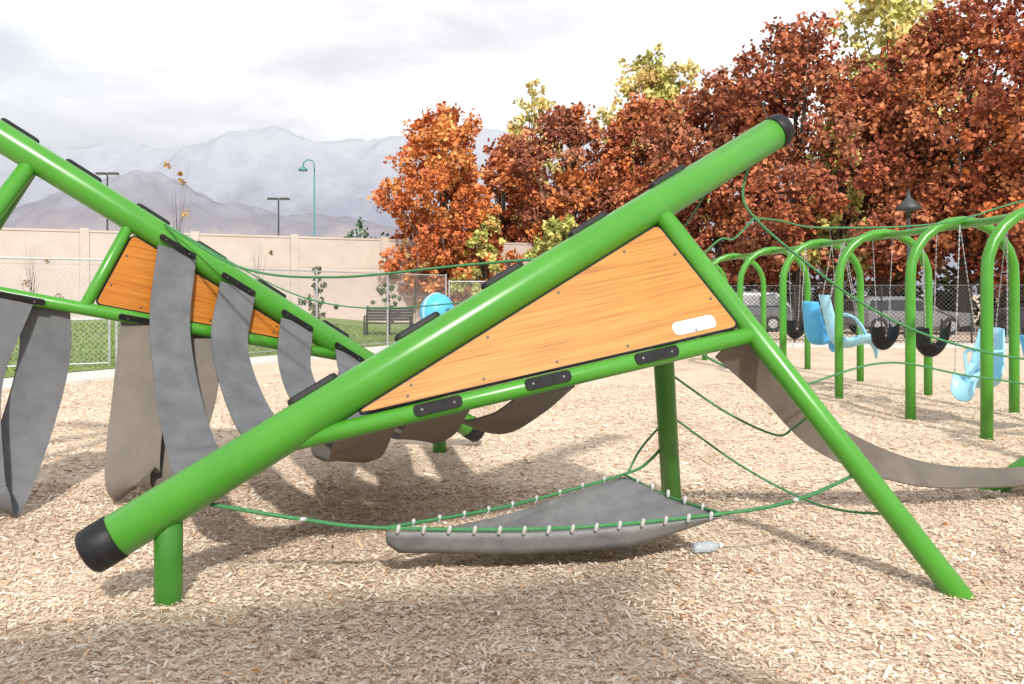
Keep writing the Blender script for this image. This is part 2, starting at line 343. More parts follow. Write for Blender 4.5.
def seat(name,loc,rot,mat,sc=1.0,hang=2.42,bucket=False):
    E=empty(name); R=Matrix.Rotation(rot,3,'Z'); loc=V(loc)
    prof=[(.42,.98),(.36,.72),(.30,.45),(.24,.2),(.12,.05),(-.08,.02),(-.28,.08),(-.42,.1),(-.5,-.04),(-.52,-.16)] if not bucket else [(.2,.34),(.19,.2),(.16,.05),(.06,-.05),(-.06,-.05),(-.16,.05),(-.19,.2),(-.2,.34)]
    prof=[V((0,y,z)) for y,z in prof]; pr=catmull(prof,4); vs=[];fs=[];m=13
    for i,p in enumerate(pr):
        s=i/(len(pr)-1); hw=(.2+.1*math.sin(math.pi*min(1,s*1.15)) if not bucket else .17)
        for j in range(m):
            q=j/(m-1)*2-1
            c=.17*abs(q)**3 if not bucket else .14*abs(q)**2.5
            y=p.y-(c*(1 if s<.45 else .2)); z=p.z+c*(1.0 if s>.3 else .3)
            if i==0: z-=.06*q*q
            vs.append(loc+R@(V((q*hw,y,z))*sc))
    for i in range(len(pr)-1):
        for j in range(m-1): a=i*m+j; fs.append((a,a+1,a+m+1,a+m))
    o=mesh('seat_shell',vs,fs,mat,E,True); md=o.modifiers.new('s','SOLIDIFY'); md.thickness=.03; md2=o.modifiers.new('b','SUBSURF'); md2.levels=md2.render_levels=1
    if hang:
        cp=[]
        for sx in(-1,1):
            if bucket: at=[(sx*.17,0,.33)]
            else: at=[(sx*.24,.25,.75),(sx*.28,-.3,.2)]
            for a in at:
                p=loc+R@(V(a)*sc); q=loc+R@V((sx*.28,0,0)); q.z=hang
                L=(q-p).length; k=int(L/.055)
                for i in range(k):
                    u=p.lerp(q,i/k); v=p.lerp(q,(i+.8)/k); cp.append(sweepdata([u,v],.009 if i%2 else .006,4))
        join('chains',cp,STEEL,E)
        if not bucket:
            hs=[sweepdata(catmull([loc+R@(V((sx*.22,.2,.62))*sc),loc+R@(V((sx*.2,-.12,.6))*sc),loc+R@(V((sx*.1,-.3,.42))*sc),loc+R@(V((0,-.4,.2))*sc)],5),.025*sc,8) for sx in(-1,1)]
            join('harness_bar',hs,mat,E,True)
    return E
seat('swing_seat',(5.45,13.1,.66),math.radians(70),PALEBLUE,.92)
seat('swing_seat',(5.35,13.9,.66),math.radians(120),BLUE,.8)
seat('swing_seat',(5.62,9.5,.42),math.radians(-60),PALEBLUE,.75)
seat('swing_seat',(5.9,8.8,.5),math.radians(80),BLUE,.62)
seat('bucket_swing_seat',(5.72,10.9,.76),math.radians(80),BLACK,1.0,bucket=True)
seat('bucket_swing_seat',(5.68,12.2,.76),math.radians(95),BLACK,.9,bucket=True)
seat('bucket_swing_seat',(5.4,15.2,.76),math.radians(95),BLACK,.9,bucket=True)
sp=empty('round_spinner')
vs=[];fs=[];nr=10;na=28; cz=V((-1.55,16.5,1.2)); RS=Matrix.Rotation(.9,3,'Z')
for i in range(nr+1):
    a=math.radians(10+i*12); 
    for j in range(na):
        p=2*math.pi*j/na; q=V((math.sin(a)*math.cos(p)*.36,math.cos(a)*-.30,math.sin(a)*math.sin(p)*.36)); vs.append(cz+RS@q)
for i in range(nr):
    for j in range(na): fs.append((i*na+j,i*na+(j+1)%na,(i+1)*na+(j+1)%na,(i+1)*na+j))
o=mesh('bubble_shell',vs,fs,BLUE,sp,True); o.modifiers.new('s','SOLIDIFY').thickness=.03
tp=[cz+RS@V((.37*math.cos(2*math.pi*j/24),.02,.37*math.sin(2*math.pi*j/24))) for j in range(25)]
sweep('pale_rim',tp,.035,PALEBLUE,sp,8)
sweep('post',[V((-1.55,16.5,0)),V((-1.55,16.5,.9))],.06,STEEL,sp,12)
# ------------------------------------------------------------------ ground
GX=np.sinh(np.linspace(-6.2,6.2,150))*18; GY=np.sinh(np.linspace(-6.2,6.2,170))*18+4
near=np.linspace(-9,9,90)
GX=np.unique(np.concatenate([GX[np.abs(GX)>9],near])); ny=np.linspace(-6,16,110); GY=np.unique(np.concatenate([GY[(GY<-6)|(GY>16)],ny]))
vs=[];fs=[]
def gh(x,y):
    f=max(0,1-max(0,math.hypot(x,y-5)-9)/4)
    return f*(.04*noise.noise(V((x*.9,y*.9,0)))+.028*noise.noise(V((x*2.6,y*2.6,3))))-.005
for y in GY:
    for x in GX: vs.append((x,y,gh(x,y)))
nx=len(GX)
for j in range(len(GY)-1):
    for i in range(nx-1): a=j*nx+i; fs.append((a,a+1,a+nx+1,a+nx))
m,nt,b=newmat('wood_chip_ground'); L=nt.links
tc=N(nt,'ShaderNodeTexCoord')
def chipv(sc,rot,stx):
    mp=N(nt,'ShaderNodeMapping'); mp.inputs['Scale'].default_value=(stx,1,1); mp.inputs['Rotation'].default_value=(0,0,rot)
    nz=N(nt,'ShaderNodeTexNoise',Scale=6,Detail=2); L.new(tc.outputs['Object'],nz.inputs['Vector'])
    ma=N(nt,'ShaderNodeVectorMath'); ma.operation='MULTIPLY_ADD'; ma.inputs[1].default_value=(.25,.25,.25); L.new(nz.outputs['Color'],ma.inputs[0]); L.new(tc.outputs['Object'],ma.inputs[2])
    L.new(ma.outputs[0],mp.inputs[0]); v=N(nt,'ShaderNodeTexVoronoi',Scale=sc); L.new(mp.outputs[0],v.inputs['Vector']); return v
v1=chipv(85,.6,.35); v2=chipv(75,2.1,.4)
nn=N(nt,'ShaderNodeTexNoise',Scale=20,Detail=3); L.new(tc.outputs['Object'],nn.inputs['Vector'])
st_=N(nt,'ShaderNodeMath'); st_.operation='GREATER_THAN'; st_.inputs[1].default_value=.5; L.new(nn.outputs[0],st_.inputs[0])
mx=N(nt,'ShaderNodeMix'); mx.data_type='RGBA'; L.new(st_.outputs[0],mx.inputs[0]); L.new(v1.outputs['Color'],mx.inputs[6]); L.new(v2.outputs['Color'],mx.inputs[7])
sep=N(nt,'ShaderNodeSeparateColor'); L.new(mx.outputs[2],sep.inputs[0])
rp=ramp(nt,[(0,(.34,.23,.155)),(.2,(.56,.43,.315)),(.6,(.7,.57,.44)),(1,(.84,.73,.6))],sep.outputs[0])
n3=N(nt,'ShaderNodeTexNoise',Scale=.8,Detail=7,Roughness=.62); L.new(tc.outputs['Object'],n3.inputs['Vector'])
r3=ramp(nt,[(.34,(.8,.75,.7)),(.48,(.95,.93,.91)),(.6,(1,1,1))],n3.outputs[0])
mm=N(nt,'ShaderNodeMix'); mm.data_type='RGBA'; mm.blend_type='MULTIPLY'; mm.inputs[0].default_value=1
L.new(rp.outputs[0],mm.inputs[6]); L.new(r3.outputs[0],mm.inputs[7]); L.new(mm.outputs[2],b.inputs['Base Color']); b.inputs['Roughness'].default_value=.9; b.inputs['Specular IOR Level'].default_value=.1
bp=N(nt,'ShaderNodeBump',Strength=.5,Distance=.012); L.new(sep.outputs[1],bp.inputs['Height']); L.new(bp.outputs[0],b.inputs['Normal'])
mesh('ground',vs,fs,m,None,True)
def chips(n,ymin,ymax,pw,smin,smax):
    u=rng.random(n); y=(ymin**pw+(ymax**pw-ymin**pw)*u)**(1/pw)
    x=(rng.random(n)*2-1)*(.7*y+.8)
    z=np.array([gh(a,c) for a,c in zip(x,y)])+rng.random(n)*.011+.003
    l=rng.uniform(smin,smax,n)*(.6+.8*rng.random(n)); w=l*rng.uniform(.16,.42,n)
    big=rng.random(n)<.03; l[big]*=1.9; w[big]*=1.3
    yaw=rng.random(n)*2*np.pi; p=rng.normal(0,.2,n); r=rng.normal(0,.32,n)
    ax=np.stack([np.cos(yaw)*np.cos(p),np.sin(yaw)*np.cos(p),np.sin(p)],1)
    bx=np.stack([-np.sin(yaw)*np.cos(r),np.cos(yaw)*np.cos(r),np.sin(r)],1)
    c=np.stack([x,y,z+np.abs(np.sin(p))*l*.3],1); ha=ax*(l/2)[:,None]; hb=bx*(w/2)[:,None]
    tp=rng.uniform(.4,1,n)[:,None]
    P=np.stack([c-ha-hb,c+ha-hb*tp,c+ha+hb*tp,c-ha+hb],1)
    t=rng.random(n)[:,None]; base=np.array([.56,.43,.32])*(1-t)+np.array([.86,.75,.62])*t
    patch=np.array([noise.noise(V((a*1.1,c_*1.1,7)))+.6*noise.noise(V((a*3,c_*3,2))) for a,c_ in zip(x,y)])
    dk=rng.random(n)<np.clip(.1+.25*patch,.03,.35); base[dk]*=np.array([.52,.45,.4])
    rd=rng.random(n)<.1; base[rd]*=np.array([1.0,.8,.63])
    return P,base
P1,C1=chips(130000,2.9,6.5,1.5,.011,.034); P2,C2=chips(60000,6.0,14,1.2,.02,.05)
quads('wood_chips',np.concatenate([P1,P2]),np.concatenate([C1,C2]),vcolmat('wood_chip_pieces'))
n=200; y=rng.uniform(3.1,12,n); x=(rng.random(n)*2-1)*.68*y; z=np.array([gh(a,c) for a,c in zip(x,y)])+.022
yw=rng.random(n)*6.28; s=rng.uniform(.01,.026,n); ux=np.cos(yw)*s; uy=np.sin(yw)*s; tz=rng.uniform(-.01,.012,n)
P=np.stack([np.stack([x-ux,y-uy,z],1),np.stack([x+uy*.6,y-ux*.6,z+tz],1),np.stack([x+ux,y+uy,z+.004],1),np.stack([x-uy*.6,y+ux*.6,z+np.abs(tz)],1)],1)
cl=np.array([(.3,.12,.05),(.22,.1,.05),(.4,.22,.08),(.16,.09,.05)])[rng.integers(0,4,n)]
quads('fallen_leaves',P,cl,vcolmat('dry_leaf'))
# gently rising lawn beside the play area
e0=V((-16.4,3.3,0)); et=V((.518,.855,0)); en=V((-.855,.518,0))
def bermz(s): return .02+.045*max(0,s-.5)
def strip_sheet(name,t0,t1,s0,s1,mat,dz=0,nt_=30,ns_=14):
    vs=[];fs=[]
    for i in range(nt_+1):
        for j in range(ns_+1):
            s=s0+(s1-s0)*j/ns_; p=e0+et*(t0+(t1-t0)*i/nt_)+en*s; vs.append((p.x,p.y,bermz(s)+dz))
    for i in range(nt_):
        for j in range(ns_): a=i*(ns_+1)+j; fs.append((a,a+ns_+1,a+ns_+2,a+1))
    return mesh(name,vs,fs,mat,None,True)
LAWN=mk('lawn_grass',(.11,.17,.035),(.21,.27,.075),scale=5,rough=.9,bump=.8,bscale=90)
strip_sheet('lawn',-25,33,0,13.5,LAWN)
strip_sheet('planting_bed',-40,60,14.9,60,mk('gravel_mulch',(.4,.35,.29),(.54,.48,.4),scale=3,rough=.9,bump=.5))
strip_sheet('concrete_path',-40,60,13.5,14.9,CONC,.01)
def pathbox(name,a,b,w,h=.05):
    a=V((*a,0));b=V((*b,0)); d=(b-a).normalized(); n=V((-d.y,d.x,0)); L=(b-a).length
    k=int(L/1.8); parts=[boxdata(a+d*(i+.5)*L/k+V((0,0,h/2-.02)),d,n,AX[2],(L/k-.02,w,h+.04)) for i in range(k)]
    o=join(name,parts,CONC); return o
pathbox('concrete_path',(-15.6,2.0),(-2.6,24.0),1.5)
pathbox('concrete_path',(-2.4,25.0),(30,23.2),1.3)
n=26000; tt=rng.uniform(2,30,n); ss=rng.uniform(.2,12,n)
xx=e0.x+et.x*tt+en.x*ss; yy=e0.y+et.y*tt+en.y*ss; z0=.015+.045*np.maximum(0,ss-.5)
yaw=rng.random(n)*6.28; hgt=rng.uniform(.04,.09,n); w=.02
dx=np.cos(yaw)*w; dy=np.sin(yaw)*w; lx=rng.normal(0,.03,n); ly=rng.normal(0,.03,n)
P=np.stack([np.stack([xx-dx,yy-dy,z0],1),np.stack([xx+dx,yy+dy,z0],1),np.stack([xx+dx*.2+lx,yy+dy*.2+ly,z0+hgt],1),np.stack([xx-dx*.2+lx,yy-dy*.2+ly,z0+hgt],1)],1)
t=rng.random(n)[:,None]
quads('lawn_grass_blades',P,np.array([.09,.17,.03])*(1-t)+np.array([.25,.33,.08])*t,vcolmat('grass_blade'))
# ------------------------------------------------------------------ wall
W=empty('boundary_wall')
wa=V((-62,17.2,0)); wb=V((6,47.8,0)); wd=(wb-wa).normalized(); wn=V((-wd.y,wd.x,0)); WL=(wb-wa).length
WM=mk('precast_wall_concrete',(.46,.39,.34),(.54,.465,.41),scale=1.2,rough=.9,bump=.5,bscale=12)
k=int(WL/4.6); par=[];pil=[];cap=[]
for i in range(k):
    c=wa+wd*(i+.5)*WL/k
    for r in range(3): par.append(boxdata(c+V((0,0,.75+r*1.46)),wd,wn,AX[2],(WL/k-.4,.2,1.45)))
    pil.append(boxdata(wa+wd*i*WL/k+V((0,0,2.3)),wd,wn,AX[2],(.38,.3,4.6)))
    cap.append(boxdata(c+V((0,0,4.46)),wd,wn,AX[2],(WL/k-.4,.26,.1)))
join('wall_panels',par,WM,W); join('pilasters',pil,WM,W); join('coping',cap,WM,W)
# ------------------------------------------------------------------ chain link fences
def fence(name,a,b,h,mat,sp=2.6,step=.11,wr=.0035,post=.03,z0=0):
    F=empty(name); a=V((*a,z0)); b=V((*b,z0)); d=(b-a).normalized(); n=V((-d.y,d.x,0)); L=(b-a).length
    vs=[];fs=[]
    def strip(p,q,w):
        i=len(vs); t=(q-p).normalized(); s=t.cross(n).normalized()*w
        vs.extend([p-s,p+s,q+s,q-s]); fs.append((i,i+1,i+2,i+3))
    x=-h
    while x<L:
        for sg in(1,-1):
            x0,x1=(x,x+h) if sg==1 else (x+h,x)
            z_0,z_1=.04,h-.03
            lo,hi=0,1
            if x1!=x0:
                ta=(0-x0)/(x1-x0); tb=(L-x0)/(x1-x0); lo=max(0,min(ta,tb)); hi=min(1,max(ta,tb))
            if hi>lo:
                p=a+d*(x0+(x1-x0)*lo)+V((0,0,z_0+(z_1-z_0)*lo)); q=a+d*(x0+(x1-x0)*hi)+V((0,0,z_0+(z_1-z_0)*hi)); strip(p,q,wr)
        x+=step
    mesh('wire_mesh',vs,fs,mat,F)
    ps=[]; k=max(1,round(L/sp))
    for i in range(k+1):
        c=a+d*L*i/k; ps.append(sweepdata([c,c+V((0,0,h+.05))],post,8))
    ps.append(sweepdata([a+V((0,0,h)),b+V((0,0,h))],post*.75,6)); ps.append(sweepdata([a+V((0,0,.1)),b+V((0,0,.1))],post*.5,6))
    join('posts_and_rails',ps,mat,F); return F
fence('chain_link_fence',(-19,11.5),(-8.6,17.0),2.3,STEEL)
fence('chain_link_fence',(-8.5,17.1),(-2.2,26.5),2.2,STEEL)
fence('chain_link_fence',(-2.1,26.6),(6.5,26.5),2.0,STEEL)
BFM=mk('black_vinyl_fence',(.02,.02,.022),(.045,.045,.045),rough=.5)
fence('chain_link_fence',(6.6,26.4),(30,22.0),1.85,BFM,step=.14,wr=.007)
# ------------------------------------------------------------------ bench
BN=empty('park_bench'); bx,by,bz=-4.35,28.0,.1
sl=[]
for i in range(5): sl.append(abox((bx,by-.2+i*.1,.46+bz),(1.7,.08,.035)))
for i in range(5): sl.append(boxdata((bx,by+.3+.03*i,.58+bz+i*.1),AX[0],V((0,.3,1)).normalized(),V((0,-1,.3)).normalized(),(1.7,.085,.03)))
BM=mk('dark_bench_metal',(.012,.013,.013),(.025,.026,.026),scale=10,rough=.6,spec=.2)
join('slats',sl,BM,BN)
fr_=[]
for sx in(-.8,0,.8):
    fr_+= [sweepdata([V((bx+sx,by-.2,0)),V((bx+sx,by-.22,.45+bz)),V((bx+sx,by+.25,.45+bz)),V((bx+sx,by+.45,1.05+bz))],.035,6),sweepdata([V((bx+sx,by+.28,0)),V((bx+sx,by+.25,.45+bz))],.035,6)]
    if sx: fr_.append(sweepdata([V((bx+sx,by-.24,.45+bz)),V((bx+sx,by-.24,.7+bz)),V((bx+sx,by+.3,.7+bz))],.03,6))
join('frame',fr_,BM,BN)
# ------------------------------------------------------------------ parked cars
GLASS=mk('car_glass',(.015,.018,.022),(.03,.035,.04),rough=.15,rvar=.05)
TYRE=mk('tyre_rubber',(.015,.015,.015),(.03,.03,.03),rough=.8)
def car(x,y,rot,paint,h=1.7,L_=4.7):
    E=empty('parked_car'); R=Matrix.Rotation(rot,3,'Z')
    f=h/1.7; W2=.92
    prof=[(-2.3,.45),(-2.33,.8),(-2.25,1.0*f),(-1.95,1.55*f),(-1.6,1.68*f),(-.2,1.7*f),(.3,1.62*f),(1.05,1.08*f),(1.9,.98*f),(2.25,.85),(2.33,.6),(2.28,.38),(1.9,.32),(-1.9,.32)]
    n=len(prof); vs=[]; fs=[]
    for s in(-1,-.96,.96,1):
        for px,pz in prof:
            tum=max(0,(pz-1.0*f))*.32
            yy=(W2-tum)*s
            k=.97 if abs(s)==1 else 1
            vs.append(V((x,y,0))+R@V((px*L_/4.7*k,yy,.32+(pz-.32)*k)))
    for r in range(3):
        for i in range(n): fs.append((r*n+i,r*n+(i+1)%n,(r+1)*n+(i+1)%n,(r+1)*n+i))
    fs.append(tuple(range(n))); fs.append(tuple(range(3*n,4*n))[::-1])
    mesh('body',vs,fs,paint,E)
    gl=[]
    for s in(-1,1):
        def g(px,pz): return V((x,y,0))+R@V((px,s*(W2-max(0,pz-1.0*f)*.32+.012),pz))
        for quad in([(-1.85,1.1*f),(-.95,1.1*f),(-.95,1.52*f),(-1.65,1.52*f)],[(-.88,1.1*f),(.05,1.1*f),(.05,1.54*f),(-.88,1.54*f)],[(.12,1.1*f),(.85,1.1*f),(.3,1.5*f),(.12,1.52*f)]):
            gl.append(([g(*q) for q in quad],[(0,1,2,3)]))
    def h_(px,yy,pz): return V((x,y,0))+R@V((px,yy,pz))
    gl.append(([h_(1.02,-.75,1.13*f),h_(1.02,.75,1.13*f),h_(.36,.62,1.6*f),h_(.36,-.62,1.6*f)],[(0,1,2,3)]))
    gl.append(([h_(-2.24,-.75,1.08*f),h_(-2.24,.75,1.08*f),h_(-2.0,.62,1.5*f),h_(-2.0,-.62,1.5*f)],[(0,1,2,3)]))
    join('windows',gl,GLASS,E)
    wh=[];hb=[]
    for wx in(-1.42,1.42):
        for s in(-1,1):
            wh.append(sweepdata([h_(wx,s*.7,.34),h_(wx,s*.95,.34)],.34,20)); hb.append(sweepdata([h_(wx,s*.94,.34),h_(wx,s*.965,.34)],.2,14))
    join('tyres',wh,TYRE,E); join('wheel_hubs',hb,STEEL,E)
P1_=mk('silver_car_paint',(.16,.165,.17),(.2,.2,.21),rough=.3); P2_=mk('grey_car_paint',(.08,.083,.09),(.1,.105,.11),rough=.3); P3_=mk('dark_car_paint',(.02,.022,.03),(.03,.032,.04),rough=.3)
car(9.6,34.5,math.radians(178),P2_); car(15.6,31.8,math.radians(2),P1_,1.5); car(20.5,29.8,math.radians(175),P3_,1.75)
# ------------------------------------------------------------------ lamps
def lamp(x,y,h,mat,kind):
    E=empty('street_lamp')
    sweep('pole',[V((x,y,0)),V((x,y,.5)),V((x,y,.52)),V((x,y,h-.6))],[.16,.14,.085,.06],mat,E,12)
    if kind=='hook':
        sweep('hook_arm',[V((x,y,h-.6)),V((x,y,h)),V((x-.15,y,h+.28)),V((x-.5,y,h+.35)),V((x-.8,y,h+.15)),V((x-.85,y,h-.1))],.05,mat,E,8)
        sweep('lamp_head',[V((x-.85,y,h-.05)),V((x-.85,y,h-.2)),V((x-.85,y,h-.35)),V((x-.85,y,h-.5))],[.06,.14,.34,.36],mat,E,14)
    elif kind=='box':
        join('lamp_head',[abox((x-.45,y,h-.5),(.7,.4,.14)),abox((x+.45,y,h-.5),(.7,.4,.14)),abox((x,y,h-.53),(.4,.08,.08))],mat,E)
    else:
        sweep('lamp_head',[V((x,y,h-.6)),V((x,y,h-.45)),V((x,y,h-.4)),V((x,y,h-.3)),V((x,y,h-.08)),V((x,y,h+.05)),V((x,y,h+.35))],[.08,.1,.42,.42,.2,.08,.02],mat,E,14)
lamp(-17.6,60,9.3,DARKMETAL,'box'); lamp(-14.9,60,11.4,TEAL,'hook'); lamp(-30.5,60,11.2,DARKMETAL,'box'); lamp(14.2,28.5,5.0,DARKMETAL,'dome')
# ------------------------------------------------------------------ trees
LEAF=vcolmat('autumn_leaves')
def tree(name,x,y,H,w,cols,base=.26,nl=15000,ls=.17,seed=0,trunk=.22,lean=0):
    r=np.random.default_rng(seed); E=empty(name)
    zb=H*base; hc=H-zb
    nlobe=int(22+hc*2.0); lob=[]
    for i in range(nlobe):
        f=(i+.5)/nlobe; z=zb+hc*(.05+.86*f)
        prof=(1-abs(2*(.08+.9*f)**.8-1)**2.4)**.6
        rad=w/2*max(.15,prof)*.86; a=i*2.4+r.normal(0,.4); q=r.uniform(.3,1.05)
        lr=max(.45,w*.145*r.uniform(.6,1.4)*(1-.25*f))
        lob.append((x+math.cos(a)*rad*q,y+math.sin(a)*rad*q,z,lr))
    lob.append((x+r.normal(0,.2),y,H-w*.1,w*.1))
    lob=np.array(lob); k=24
    nc=nl//k; li=r.choice(len(lob),nc,p=lob[:,3]**2/np.sum(lob[:,3]**2))
    d=r.normal(size=(nc,3)); d/=np.linalg.norm(d,axis=1)[:,None]; d[:,2]*=.8
    rr=lob[li,3]*r.uniform(.55,1.2,nc); cc=lob[li,:3]+d*rr[:,None]
    cr=r.uniform(.18,.5,nc)*(w/8+.25)
    n=nc*k
    off=r.normal(size=(n,3)); off/=np.linalg.norm(off,axis=1)[:,None]; off*= (r.random(n)**.5)[:,None]
    c=np.repeat(cc,k,0)+off*np.repeat(cr,k)[:,None]
    u=r.normal(size=(n,3)); u/=np.linalg.norm(u,axis=1)[:,None]
    v=np.cross(u,r.normal(size=(n,3))); v/=np.linalg.norm(v,axis=1)[:,None]
    s=ls*r.uniform(.55,1.25,n)[:,None]
    P=np.stack([c-u*s,c+v*s*.7,c+u*s,c-v*s*.7],1)
    cols=np.array(cols); ci=r.integers(0,len(cols),len(lob)); 
    cm=cols[ci[li]]*r.uniform(.65,1.4,nc)[:,None]
    mixi=r.integers(0,len(cols),nc); sw=r.random(nc)<.35; cm[sw]=cols[mixi[sw]]
    col=np.repeat(cm,k,0)*r.uniform(.7,1.3,n)[:,None]
    quads('crown',P,np.clip(col,0,.85),LEAF,E)
    parts=[]
    pts=[V((x+lean*t+.1*math.sin(t*5+seed),y,H*.82*t)) for t in (0,.02,.1,.25,.45,.7,1)]
    parts.append(sweepdata(pts,[trunk*1.5,trunk*1.15,trunk,trunk*.85,trunk*.6,trunk*.32,trunk*.08],8))
    for i in range(0,len(lob),2):
        q=V(lob[i,:3]); f=min(.8,max(.16,(q.z-zb*.4)/H*.75)); s0=V((x+lean*f,y,H*.82*f))
        m_=s0.lerp(q,.5)+V((0,0,-.15*(q-s0).length*.5)); parts.append(sweepdata([s0,m_,q],[trunk*.32,trunk*.2,trunk*.06],5))
    join('trunk_and_limbs',parts,BARK,E,True)
    return E
red=[(.43,.15,.08),(.36,.115,.063),(.5,.2,.095),(.28,.09,.055),(.46,.18,.09)]
orange=[(.64,.23,.08),(.54,.175,.065),(.7,.3,.11),(.45,.14,.06)]
brown=[(.39,.165,.1),(.32,.125,.08),(.45,.2,.11),(.27,.105,.068)]
yellow=[(.72,.57,.22),(.64,.54,.24),(.6,.55,.24),(.7,.5,.2)]
ygreen=[(.48,.48,.15),(.56,.5,.17),(.38,.4,.12)]
T=[('maple_tree',-3.6,42,11.6,7.0,orange,.14,20000,.135),
('maple_tree',-.6,50,11.6,6.6,red+orange,.14,11000,.17),
('maple_tree',3.3,45,12.4,7.4,brown+orange[:2],.14,17000,.15),
('maple_tree',7.0,44,12.6,7.6,red+orange[1:2],.14,17000,.15),
('maple_tree',10.6,41,13.2,8.0,brown+red[:2],.15,19000,.145),
('maple_tree',13.6,38,14.9,9.4,red+brown[:2],.16,28000,.135),
('maple_tree',17.0,36.5,12.4,7.0,brown+red,.16,17000,.135),
('maple_tree',19.4,34,14.2,8.6,red+orange[1:2],.18,26000,.125),
('maple_tree',21.4,31,13.2,8.2,red+orange[:2],.18,21000,.125),
('maple_tree',26,33,14.5,9,red,.2,10000,.18),
('poplar_tree',1.6,57,17.0,6.0,yellow,.15,10000,.17),
('poplar_tree',10.5,60,20.6,9.5,yellow+ygreen[:1],.15,14000,.22),
('poplar_tree',27.2,56,25.5,12.5,yellow+ygreen,.15,16000,.24),
('poplar_tree',14.6,35.6,9.5,3.2,ygreen+yellow[:1],.25,5000,.13),
('small_tree',2.4,39,5.6,3.6,ygreen,.2,5000,.12),
('small_tree',-1.4,40,6.2,3.4,ygreen+orange,.2,4000,.12)]
for i,t in enumerate(T): tree(*t[:9],seed=i+3,trunk=.12+.012*t[3])
for i,(x,y,h,w,nl) in enumerate([(-12.6,30,6.8,1.5,300),(-13.0,31.5,4.2,1.2,140),(-10.2,32,4.0,1.2,50),(-7.6,31,2.6,1.3,600),(-3.4,28,3.9,1.0,150),(-17.5,29,3.7,1.2,48),(-5.6,36,2.8,1.2,500)]):
    tree('young_tree',x,y,h,w,[(.4,.22,.1),(.46,.3,.14)] if i not in(3,6) else [(.06,.1,.04),(.1,.13,.05)],base=.35 if i not in(3,6) else .1,nl=nl,ls=.07,seed=50+i,trunk=.035)
def shrubs(name,items,cols,ls,seed):
    r=np.random.default_rng(seed); Ps=[];Cs=[]
    for x,y,z,h,w,n in items:
        d=r.normal(size=(n,3)); d/=np.linalg.norm(d,axis=1)[:,None]; d[:,2]=np.abs(d[:,2])
        rad=r.uniform(.5,1.1,n)[:,None]; c=np.array([x,y,z])+d*rad*np.array([w/2,w/2,h])
        u=r.normal(size=(n,3)); u/=np.linalg.norm(u,axis=1)[:,None]; v=np.cross(u,r.normal(size=(n,3))); v/=np.linalg.norm(v,axis=1)[:,None]
        s=ls*r.uniform(.6,1.3,n)[:,None]; Ps.append(np.stack([c-u*s,c+v*s*.6,c+u*s,c-v*s*.6],1))
        Cs.append(np.array(cols)[r.integers(0,len(cols))]*r.uniform(.6,1.3,n)[:,None])
    quads(name,np.concatenate(Ps),np.concatenate(Cs),LEAF)
r_=random.Random(4)
shr=[]
for i in range(34):
    s=r_.uniform(15.3,19.5); tq=-2+i*1.25; p=e0+et*tq+en*s
    shr.append((p.x,p.y,bermz(s)-.05,r_.uniform(.3,.9),r_.uniform(.6,1.5),180))
shrubs('shrub_border',shr,[(.09,.1,.05),(.3,.24,.13),(.2,.18,.1),(.4,.32,.18)],.08,1)
shrubs('hedge',[(i*1.6-1+r_.uniform(-.5,.5),50-i*.55+r_.uniform(-1,1),0,r_.uniform(1.6,3.4),r_.uniform(2,3.2),500) for i in range(28)],[(.05,.06,.03),(.1,.08,.04),(.13,.08,.04),(.08,.09,.04)],.22,2)
shrubs('distant_conifers',[(-15.2+i*1.1,75,0,7.2+1.0*math.sin(i*2),2.4,900) for i in range(4)],[(.07,.12,.07)],.28,5)
